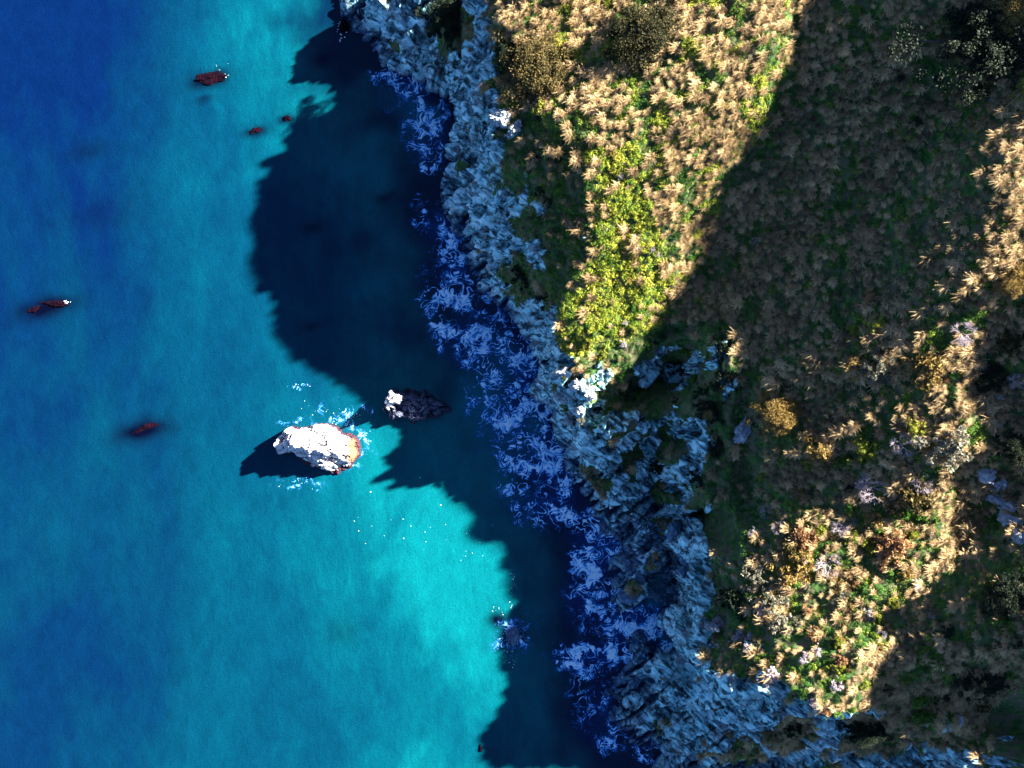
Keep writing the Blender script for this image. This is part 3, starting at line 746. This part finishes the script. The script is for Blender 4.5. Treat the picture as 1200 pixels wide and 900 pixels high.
gz = gz | (zone(LIT_A, px, py) & (fbm(X/5, Y/5, 3, 3, 97) > .30))
pr = np.where(den_n > -.12, .95, .07)
pr = np.where(gz, .022, pr); pr = np.where(C_DARK, .008, pr); pr = np.where(gf, .03, pr); pr = np.where(left & ~gz, .05, pr)
pr = np.where(zone(LIT_B2, px, py), .12, pr)
pr = pr*(R_ < .6)
pr = np.where(zone([(1000,835),(1210,800),(1210,900),(1060,875)], px, py) & (R_ < .8), .5, pr)
keep = rng.random(len(X)) < pr
X, Y, Z, px, py = X[keep], Y[keep], Z[keep], px[keep], py[keep]
# thin by distance using a hash grid
cell = {}; sel = []; size = .6+1.0*rng.random(len(X))**1.4
for i in range(len(X)):
    c = (int(X[i]//1.4), int(Y[i]//1.4)); okk = True
    for a in (-1, 0, 1):
        for b in (-1, 0, 1):
            for j in cell.get((c[0]+a, c[1]+b), ()):
                if (X[i]-X[j])**2+(Y[i]-Y[j])**2 < (.40*(size[i]+size[j]))**2: okk = False; break
            if not okk: break
        if not okk: break
    if okk: cell.setdefault(c, []).append(i); sel.append(i)
sel = np.array(sel); X, Y, Z, px, py, size = (q[sel] for q in (X, Y, Z, px, py, size))
tone0 = .64+rng.normal(size=len(X))*.13 + fbm(X/9, Y/9, 0, 2, 91)*.25
tone0 -= .30*sstep(900, 1000, px-.0*py)*sstep(330, 200, py)*0
proj = size/(HC-Z)*((px > 0) & (px < 1200) & (py > 0) & (py < 900))
order = np.argsort(-proj)
top = order[:300]; rest = order[300:]
print('tussocks', len(X))
tm = []
for i in range(NV):
    for t in (.54, .72):
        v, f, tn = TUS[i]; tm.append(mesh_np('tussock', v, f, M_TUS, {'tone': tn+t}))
LM = [(635,82,'the huge olive bush'),(762,48,'the broad brown-olive bush'),(810,56,'the bright yellow-green cushion bush'),(588,140,'the pale rock pinnacle'),(720,300,'the bright green shoulder'),(914,481,'the round golden bush'),(1186,322,'the golden bush at the frame edge'),
 (1088,428,'the orange-gold bush'),(1030,428,'the pale grey-green bush'),(1018,352,'the rust-orange tuft'),(1110,517,'the wide grey-olive bush'),(1012,527,'the pale yellow-green bush'),(1020,570,'the lavender dead shrub'),(1066,582,'the large olive bush'),(1046,640,'the large rust-brown bush'),
 (940,655,'the golden bush on the sunlit lower slope'),(916,732,'the silver-grey bush'),(880,762,'the lilac shrubs on the cliff rim'),(1036,756,'the lone round green bush in shade'),(1200,106,'the yellow-green bush by the dark upper corner'),(1150,50,'the very large dark bush'),(1125,390,'the tangled grey dead shrub'),
 (1165,575,'the pale rock outcrop'),(1175,700,'the very dark bush under the outcrop'),(1080,815,'the mid green bush in the hollow'),(930,100,'the shadow edge of the upper slope'),(840,300,'the shadow corner above the rocky hollow'),(1050,180,'the middle of the shaded upper slope'),(960,250,'the lower part of the shaded upper slope'),(1090,250,'the edge of the grazing light'),
 (780,450,'the rock wall of the hollow'),(665,465,'the white spur tip'),(860,640,'the gully rim'),(700,150,'the top of the green strip')]
def near_phrase(px, py):
    d_, a, b, t_ = min((math.hypot(px-a, py-b), a, b, t_) for a, b, t_ in LM)
    if d_ < 14: return 'at '+t_
    if abs(py-b) > abs(px-a)*.8: return ('just above ' if py < b else 'just below ')+t_ if d_ < 60 else ('well above ' if py < b else 'well below ')+t_
    return ('left of ' if px < a else 'right of ')+t_
def region(px, py):
    if py < 330 and px < 930: return 'straw-coloured grass tussock on the sunlit upper shoulder'
    if px - 2*(400-py)*0 > 930 and py < 300: return 'dull brown grass tussock on the shaded upper slope'
    if py < 560: return 'shaggy grass tussock on the middle slope among the shrubs'
    return 'grass tussock low on the slope above the cliff rim'
for i in top:
    o = link('grass_tussock', tm[random.randrange(len(tm))], loc=(X[i], Y[i], Z[i]-.05)); s = size[i]
    o.scale = (s, s, s*random.uniform(.8, 1.1)); o.rotation_euler = (random.uniform(-.12, .12), random.uniform(-.3, 0), random.uniform(-.9, .9))
    sz = 'big' if s > 1.5 else 'medium' if s > 1.15 else 'small'
    tn_ = 'shaded brown' if not (in_poly(LIT_A, np.array(px[i]), np.array(py[i])) or in_poly(LIT_B2, np.array(px[i]), np.array(py[i])) or in_poly(GRAZE, np.array(px[i]), np.array(py[i]))) else 'straw-gold'
    lb = '%s %s grass tussock %s' % (sz, tn_, near_phrase(px[i], py[i])); tag(o, lb, 'grass tussock', lb.replace('tussock', 'tussocks'))
def merge(templates, idx, X, Y, Z, S, ROT, tone, zs=1.0):
    Vs, Fs, Ts = [], [], []; off = 0
    which = rng.integers(0, len(templates), len(idx))
    for k in range(len(templates)):
        ii = idx[which == k]
        if not len(ii): continue
        v, f, t = templates[k]
        c, s = np.cos(ROT[ii]), np.sin(ROT[ii]); sc = S[ii]
        vx = (v[None, :, 0]*c[:, None]-v[None, :, 1]*s[:, None])*sc[:, None]+X[ii, None]
        vy = (v[None, :, 0]*s[:, None]+v[None, :, 1]*c[:, None])*sc[:, None]+Y[ii, None]
        vz = v[None, :, 2]*sc[:, None]*zs+Z[ii, None]
        Vs.append(np.stack([vx, vy, vz], -1).reshape(-1, 3)); Ts.append((t[None]+tone[ii, None]).ravel())
        Fs.append((f[None]+(np.arange(len(ii))*len(v))[:, None, None]+off).reshape(-1, f.shape[1])); off += len(ii)*len(v)
    return np.concatenate(Vs), np.concatenate(Fs), np.concatenate(Ts)
ROT = rng.uniform(-1, 1, len(X))
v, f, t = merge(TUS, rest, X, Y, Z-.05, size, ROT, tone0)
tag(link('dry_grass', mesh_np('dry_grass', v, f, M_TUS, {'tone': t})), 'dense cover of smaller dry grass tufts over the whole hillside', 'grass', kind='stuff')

# ------------------------------------------------------------------ low leafy ground cover
def clump(seed, n=34, R=.5, leaf=.10, flat=.6):
    r = np.random.default_rng(seed)
    p = r.normal(size=(n, 3)); p /= np.linalg.norm(p, axis=1)[:, None]; p *= (R*r.uniform(.5, 1, n)**.6)[:, None]; p[:, 2] = np.abs(p[:, 2])*flat
    nrm = p/np.linalg.norm(p, axis=1)[:, None]*.6+r.normal(size=(n, 3))*.5+np.array([0, 0, .5]); nrm /= np.linalg.norm(nrm, axis=1)[:, None]
    a = np.cross(nrm, r.normal(size=(n, 3))); a /= np.linalg.norm(a, axis=1)[:, None]; b = np.cross(nrm, a)
    s = leaf*r.uniform(.6, 1.4, n)[:, None]
    v = np.stack([p-a*s, p-b*s*.55, p+a*s, p+b*s*.55], 1).reshape(-1, 3)
    f = np.arange(n*4).reshape(-1, 4)
    return v, f, np.repeat(r.uniform(-.15, .15, n), 4)
CL = [clump(900+i) for i in range(8)]
X2, Y2, Z2, R2, px2, py2 = scatter(78000)
gz2 = zone(GREENZONE, px2, py2) | (zone(LIT_A, px2, py2) & (fbm(X2/5, Y2/5, 3, 3, 97) > .26))
lef = (px2 < 700) & (py2 > 120) & (py2 < 510)
hol2 = zone([(690,400),(865,360),(900,600),(880,720),(820,700),(700,560)], px2, py2)
gn = fbm(X2/4, Y2/4, 0, 3, 95)*1.3
p2 = np.where((gn > .1) | (fbm(X2/6, Y2/6, 0, 3, 90) < -.1), .6, .14); p2 = np.where(gz2, 1.0, p2); p2 = np.where(lef, .8, p2); p2 = np.where(hol2, .38, p2)*(R2 < .55)
cliffveg = (R2 >= .55) & (rng.random(len(X2)) < .05) & hol2
kp = (rng.random(len(X2)) < p2) | cliffveg
tn2 = .30+gn*.25+rng.normal(size=len(X2))*.12 + np.where(gz2, .42, 0) - np.where(hol2, .18, 0)
idx2 = np.nonzero(kp)[0]
print('clumps', len(idx2))
v, f, t = merge(CL, idx2, X2, Y2, Z2, rng.uniform(.5, 1.3, len(X2)), rng.uniform(0, 6, len(X2)), tn2)
tag(link('ground_cover', mesh_np('ground_cover', v, f, M_GREEN, {'tone': t})), 'low leafy green ground cover between the tussocks', 'ground cover', kind='stuff')

# ------------------------------------------------------------------ shrubs
def crown_np(seed, n_cl=26, per=70, R=1.0, hgt=.75, leaf=.075, ragged=.3):
    r = np.random.default_rng(seed); P = []; T = []; C = []
    for i in range(n_cl):
        a = r.uniform(0, 6.283); rad = R*r.uniform(0, 1)**.55*(1+ragged*r.normal()*.5); z = hgt*R*math.sqrt(max(0.05, 1-min(1, rad/R)**2))*r.uniform(.55, 1.1)
        c = np.array([rad*math.cos(a), rad*math.sin(a), z]); cr = R*r.choice([.10, .15, .2, .34])
        C.append(c)
        q = r.normal(size=(per, 3)); q /= np.linalg.norm(q, axis=1)[:, None]; q *= (cr*r.uniform(.3, 1, per)**.5)[:, None]; q[:, 2] *= .8
        P.append(c+q); T.append(r.uniform(-.15, .15)+r.normal(size=per)*.12)
    P = np.concatenate(P); T = np.concatenate(T); n = len(P); P[:, 2] = np.maximum(P[:, 2], .03)
    nrm = r.normal(size=(n, 3))+np.array([0, 0, .6]); nrm /= np.linalg.norm(nrm, axis=1)[:, None]
    a = np.cross(nrm, r.normal(size=(n, 3))); a /= np.linalg.norm(a, axis=1)[:, None]; b = np.cross(nrm, a)
    s = leaf*r.uniform(.6, 1.4, n)[:, None]
    v = np.stack([P-a*s, P-b*s*.6, P+a*s, P+b*s*.6], 1).reshape(-1, 3)
    return v, np.arange(n*4).reshape(-1, 4), np.repeat(T, 4)+.5, C
def tube(p0, p1, r0, r1, k=5):
    p0, p1 = np.array(p0), np.array(p1); d_ = p1-p0; d_ = d_/np.linalg.norm(d_); a = np.cross(d_, [.3, .5, .8]); a /= np.linalg.norm(a); b = np.cross(d_, a)
    an = np.arange(k)*6.283/k; ring = np.cos(an)[:, None]*a+np.sin(an)[:, None]*b
    v = np.concatenate([p0+ring*r0, p1+ring*r1]); f = [(i, (i+1) % k, k+(i+1) % k, k+i) for i in range(k)]
    return v, np.array(f)
def join(parts):
    Vs, Fs, o = [], [], 0
    for v, f in parts: Vs.append(v); Fs.append(f+o); o += len(v)
    return np.concatenate(Vs), np.concatenate(Fs)
PROTO = {}
def proto(kind, var, big):
    key = (kind, var, big)
    if key in PROTO: return PROTO[key]
    if kind == 'dead':
        r = np.random.default_rng(var+50); segs = []
        def grow(p, d_, L, rad, lv):
            q = p+d_*L; segs.append(tube(p, q, rad, rad*.6, 4))
            if lv == 0: return
            for _ in range(3):
                e = d_+r.normal(size=3)*.55; e[2] += .05; e /= np.linalg.norm(e); grow(q, e, L*.72, rad*.62, lv-1)
        for i in range(9):
            a = r.uniform(0, 6.283); d_ = np.array([math.cos(a)*.8, math.sin(a)*.8, .55]); d_ /= np.linalg.norm(d_)
            grow(np.array([0, 0, 0.]), d_, .40, .035, 4)
        v, f = join(segs); v[:, 2] = np.maximum(v[:, 2], 0)
        PROTO[key] = (mesh_np('dead_twigs', v, f, M_TWIG), None); return PROTO[key]
    ncl, per, leaf = (110, 260, .024) if big else (30, 48, .085)
    v, f, t, C = crown_np(hash((kind, var)) % 7 + var*13 + 100 if False else sum(map(ord, kind))+var*13, ncl, per, leaf=leaf, hgt=.7 if big else .75, ragged=.5 if big else .55)
    stems = [tube((0, 0, 0), C[i]*.9, .05, .015) for i in range(0, len(C), max(1, len(C)//12))]
    sv, sf = join(stems)
    PROTO[key] = (mesh_np('crown', v, f, LEAF[kind], {'tone': t}, smooth=False), mesh_np('stems', sv, sf, M_BARK)); return PROTO[key]
def shrub(px, py, rpx, kind, label, group=None, sq=1.0, var=None, big=False, lift=0.0, cat='shrub', XYZ=None):
    Xp, Yp, Zp = XYZ or hit(px, py)
    Rm = rpx*K*(HC-Zp)
    cr, st = proto(kind, random.randrange(4) if var is None else var, big)
    if kind == 'dead':
        o = link('dead_shrub', cr, loc=(Xp, Yp, Zp)); o.scale = (Rm, Rm, Rm*.8)
    else:
        o = bpy.data.objects.new('shrub', None); COL.objects.link(o); o.empty_display_size = .3
        o.location = (Xp, Yp, Zp-.15*Rm); o.scale = (Rm, Rm*sq, Rm*(.75 if rpx > 38 else 1.0))
        link('crown', cr, o); link('stems', st, o)
    o.rotation_euler.z = random.random()*6.28 if sq == 1.0 else 0.3
    tag(o, label, cat, group); return o
SH = [
 (640,82,42,'olive','huge dark olive bush on the brow with a golden sunlit side',1.15,True),
 (762,48,44,'olive','broad brown-olive bush near the top of the sunlit slope',1.0,True),
 (600,62,22,'dark','dark bush hanging over the cliff beside the huge olive bush',1.0,True),
 (810,56,12,'lime','bright yellow-green cushion bush against the broad olive bush',1,False),
 (634,127,10,'lime','small yellow-green bush below the huge olive bush',1,False),
 (714,2,9,'lime','tiny yellow-green bush at the top frame edge',1,False),
 (865,15,13,'green','green shrub beside the top of the broad olive bush',1,False),
 (914,481,27,'gold','round golden bush alone on the brow above the hollow',1,True),
 (1186,322,21,'gold','golden bush against the frame edge on the middle slope',1,True),
 (1088,428,21,'gold','orange-gold bush with dark shade below, between two grassy patches',1,False),
 (1030,428,20,'grey','pale grey-green bush among golden ones on the middle slope',1,False),
 (1000,422,14,'gold','small golden bush touching the pale grey-green bush',1,False),
 (1018,352,12,'rust','rust-orange tuft, the topmost bright bush of the middle slope',1,False),
 (1025,380,12,'lime','yellow bush just below the rust-orange tuft',1,False),
 (1000,388,10,'lime','small yellow bush beside the yellow bush under the rust tuft',1,False),
 (1072,502,15,'lime','yellow-green bush above the grey dead shrub and olive bush',1,False),
 (1110,517,25,'grey','wide grey-olive bush at the right of the shrub cluster',1,False),
 (1012,527,17,'lime','pale yellow-green bush in the middle of the shrub cluster',1,False),
 (988,540,12,'green','fresh green bush fringing the pale yellow-green bush',1,False),
 (962,530,17,'gold','brown-gold ragged bush at the left of the shrub cluster',1,False),
 (950,545,9,'lime','little yellow bush under the brown-gold ragged bush',1,False),
 (1066,582,24,'olive','large olive bush below the dead shrubs',1,False),
 (1052,600,14,'green','bright green bush growing against the large olive bush',1,False),
 (1090,604,12,'green','lone bright green bush at the edge of the shade',1,False),
 (995,593,9,'green','small pale green bush below the lavender dead shrub',1,False),
 (940,578,9,'gold','small brown bush above the sunlit shrub slope',1,False),
 (892,558,6,'lime','tiny yellow bush alone in dark green turf',1,False),
 (1024,610,13,'gold','ragged golden bush left of the large olive bush',1,False),
 (943,628,16,'rust','rusty bush at the top of the sunlit shrub slope',1,False),
 (960,620,10,'lime','yellow bush touching the rusty bush',1,False),
 (925,640,14,'olive','olive bush at the upper left of the sunlit shrub slope',1,False),
 (1046,640,24,'rust','large rust-brown bush at the shaded edge of the sunlit slope',1,False),
 (1016,640,13,'lime','pale lime bush beside the large rust-brown bush',1,False),
 (940,655,17,'gold','golden bush high in the sunlit shrub slope',1,False),
 (922,672,16,'gold','golden bush with pale top by the dark hollow edge',1,False),
 (905,700,17,'grey','grey-olive bush over the cliff at the left of the sunlit slope',1,False),
 (916,732,15,'grey','silver-grey bush above the cliff rim',1,False),
 (885,672,12,'grey','small grey bush with dry flower heads by the green gully',1,False),
 (825,731,10,'blossom','white blossoming shrub on the ledge jutting over the cove',.5,False),
 (843,728,7,'blossom','small white blossoming shrub at the end of the ledge',1,False),
 (866,745,9,'blossom','lilac-white flowering shrub just inland of the ledge',1,False),
 (880,762,10,'blossom','lilac-white flowering shrub on the cliff rim',1,False),
 (903,790,11,'blossom','lilac-grey flowering shrub lower on the cliff rim',1,False),
 (952,820,9,'blossom','pale flowering shrub at the tip of the sunlit slope',1,False),
 (1036,756,7,'lime','small round green bush alone in the shade beside the sunlit slope',1,False),
 (1200,106,14,'lime','yellow-green bush at the frame edge of the dark upper slope',1,False),
 (1185,8,26,'gold','golden topped bush in the upper corner',1,True),
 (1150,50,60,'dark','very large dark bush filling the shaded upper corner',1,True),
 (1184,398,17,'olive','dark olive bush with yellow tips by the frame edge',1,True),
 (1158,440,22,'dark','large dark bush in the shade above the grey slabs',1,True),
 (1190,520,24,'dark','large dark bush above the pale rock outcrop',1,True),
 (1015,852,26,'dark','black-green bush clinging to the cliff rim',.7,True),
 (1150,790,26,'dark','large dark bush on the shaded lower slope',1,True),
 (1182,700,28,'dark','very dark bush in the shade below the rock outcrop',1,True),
 (1080,815,14,'green','mid green bush in the shaded lower hollow',1,False),
 (1098,780,12,'green','small green bush above the mid green one in the lower hollow',1,False),
 (1085,840,12,'green','green bush right above the lower cliff rim',1,False),
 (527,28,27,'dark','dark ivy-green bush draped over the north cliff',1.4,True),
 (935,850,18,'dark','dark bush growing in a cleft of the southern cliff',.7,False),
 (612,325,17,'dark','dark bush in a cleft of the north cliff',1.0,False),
 (640,350,11,'dark','dark narrow bush in the cleft under the cliff brow',1.6,False),
 (830,480,14,'dark','dark bush on the rock wall of the hollow',1.2,True),
 (860,700,16,'dark','dark bush in the gully above the ledge',1,False),
 (747,290,6,'blossom','small pale bush in the yellow-green patch',1,False),
 (672,440,8,'gold','yellow bush at the tip of the sunlit spur',1,False),
 (846,405,11,'dark','black-green bush at the top of the right wall of the hollow',1.6,False),  # dark bushes down this wall, added to darken the recess
 (850,440,11,'dark','narrow black-green bush halfway down the right wall of the hollow',1.8,False),
 (842,520,13,'dark','black-green bush low on the right wall of the hollow',1.5,False),
 (815,560,13,'dark','black-green bush near the foot of the hollow',1.0,False),
 (735,455,14,'dark','dark bush in the upper middle of the hollow',1.0,False),
 (768,545,12,'dark','dark bush in the lower middle of the hollow',1.0,False),
 (707,418,7,'lime','small yellow bush in the shade edge above the spur tip',1,False),
]
for px_, py_, r_, kd, lb, sq, bg_ in SH: shrub(px_, py_, r_, kd, lb, None, sq, None, bg_)
for px_, py_, r_, lb in [(1020,570,21,'lavender-grey dead shrub in the centre of the shrub cluster'),(1055,522,16,'grey dead shrub beside the wide grey-olive bush'),(1078,566,14,'bare grey twigs spreading above the large olive bush'),
    (1125,390,17,'tangled grey dead shrub on the shaded slope near the frame edge'),(983,618,12,'pinkish-grey dead shrub on the sunlit shrub slope'),(968,660,17,'large pinkish dead shrub in the middle of the sunlit slope'),
    (898,600,10,'bare twigs sticking out above the green gully'),(884,625,9,'small bare shrub at the gully rim'),(1190,445,14,'bare branches against dark bushes by the frame edge'),(890,715,9,'bare twigs at the rim beside the silver-grey bush'),(912,620,10,'thin bare shrub at the top of the rim')]:
    shrub(px_, py_, r_, 'dead', lb, cat='dead shrub')
def many(poly, n, kinds, rr, label, group):
    x0, x1 = min(p[0] for p in poly), max(p[0] for p in poly); y0, y1 = min(p[1] for p in poly), max(p[1] for p in poly); c = 0
    while c < n:
        a, b = random.uniform(x0, x1), random.uniform(y0, y1)
        if not in_poly(poly, np.array(a), np.array(b)): continue
        H = hit(a, b)
        kd = random.choice(kinds); c += 1
        shrub(a, b, random.uniform(*rr), kd, label.replace('KIND', {'lime': 'yellow-green', 'green': 'green', 'gold': 'golden', 'grey': 'grey-green', 'rust': 'rusty', 'blossom': 'pale flowering', 'olive': 'olive', 'dark': 'dark'}[kd]).split(' shrub')[0]+' shrub '+near_phrase(a, b), group, XYZ=H)
many(GREENZONE, 48, ['lime', 'lime', 'gold', 'green', 'blossom'], (3, 6), 'small KIND cushion shrub on the bright green shoulder above the cliff', 'cushion shrubs on the bright green shoulder')
many([(645,425),(692,430),(690,498),(652,500)], 14, ['blossom', 'lime', 'grey'], (3, 5.5), 'little KIND shrub on the white rocky spur tip', 'little shrubs on the white rocky spur tip')
many(LIT_B2, 75, ['gold', 'grey', 'rust', 'lime', 'blossom', 'green', 'olive', 'gold'], (5, 10), 'medium KIND shrub in the tangle of the sunlit lower slope', 'shrubs in the tangle of the sunlit lower slope')
many([(870,600),(905,600),(880,690),(868,740),(850,735),(855,660)], 8, ['dark', 'grey', 'olive'], (5, 9), 'KIND shrub along the shaded rim of the gully', 'shrubs along the shaded rim of the gully')
many([(610,130),(690,150),(690,300),(655,320),(640,250),(612,180)], 14, ['green', 'dark', 'dark', 'olive'], (4, 8), 'KIND shrub in the shaded strip along the cliff brow', 'shrubs in the shaded strip along the brow')
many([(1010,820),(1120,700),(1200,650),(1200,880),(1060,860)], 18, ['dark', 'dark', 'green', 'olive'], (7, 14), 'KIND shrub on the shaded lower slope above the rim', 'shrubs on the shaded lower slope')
many([(700,400),(840,375),(855,440),(835,560),(720,540),(690,500)], 18, ['dark', 'green', 'dark'], (4, 9), 'KIND shrub clinging to the rock wall of the hollow', 'shrubs on the rock wall of the hollow')
many([(940,0),(1120,0),(1100,250),(900,380),(800,330),(860,250)], 12, ['dark', 'green', 'grey'], (4, 8), 'KIND shrub half hidden in the shaded upper grass', 'shrubs half hidden in the shaded upper grass')
many([(880,430),(1130,330),(1190,200),(1190,420),(1120,590),(900,600)], 22, ['gold', 'grey', 'dark', 'olive', 'rust'], (4, 9), 'KIND shrub scattered on the middle slope', 'shrubs scattered on the middle slope')
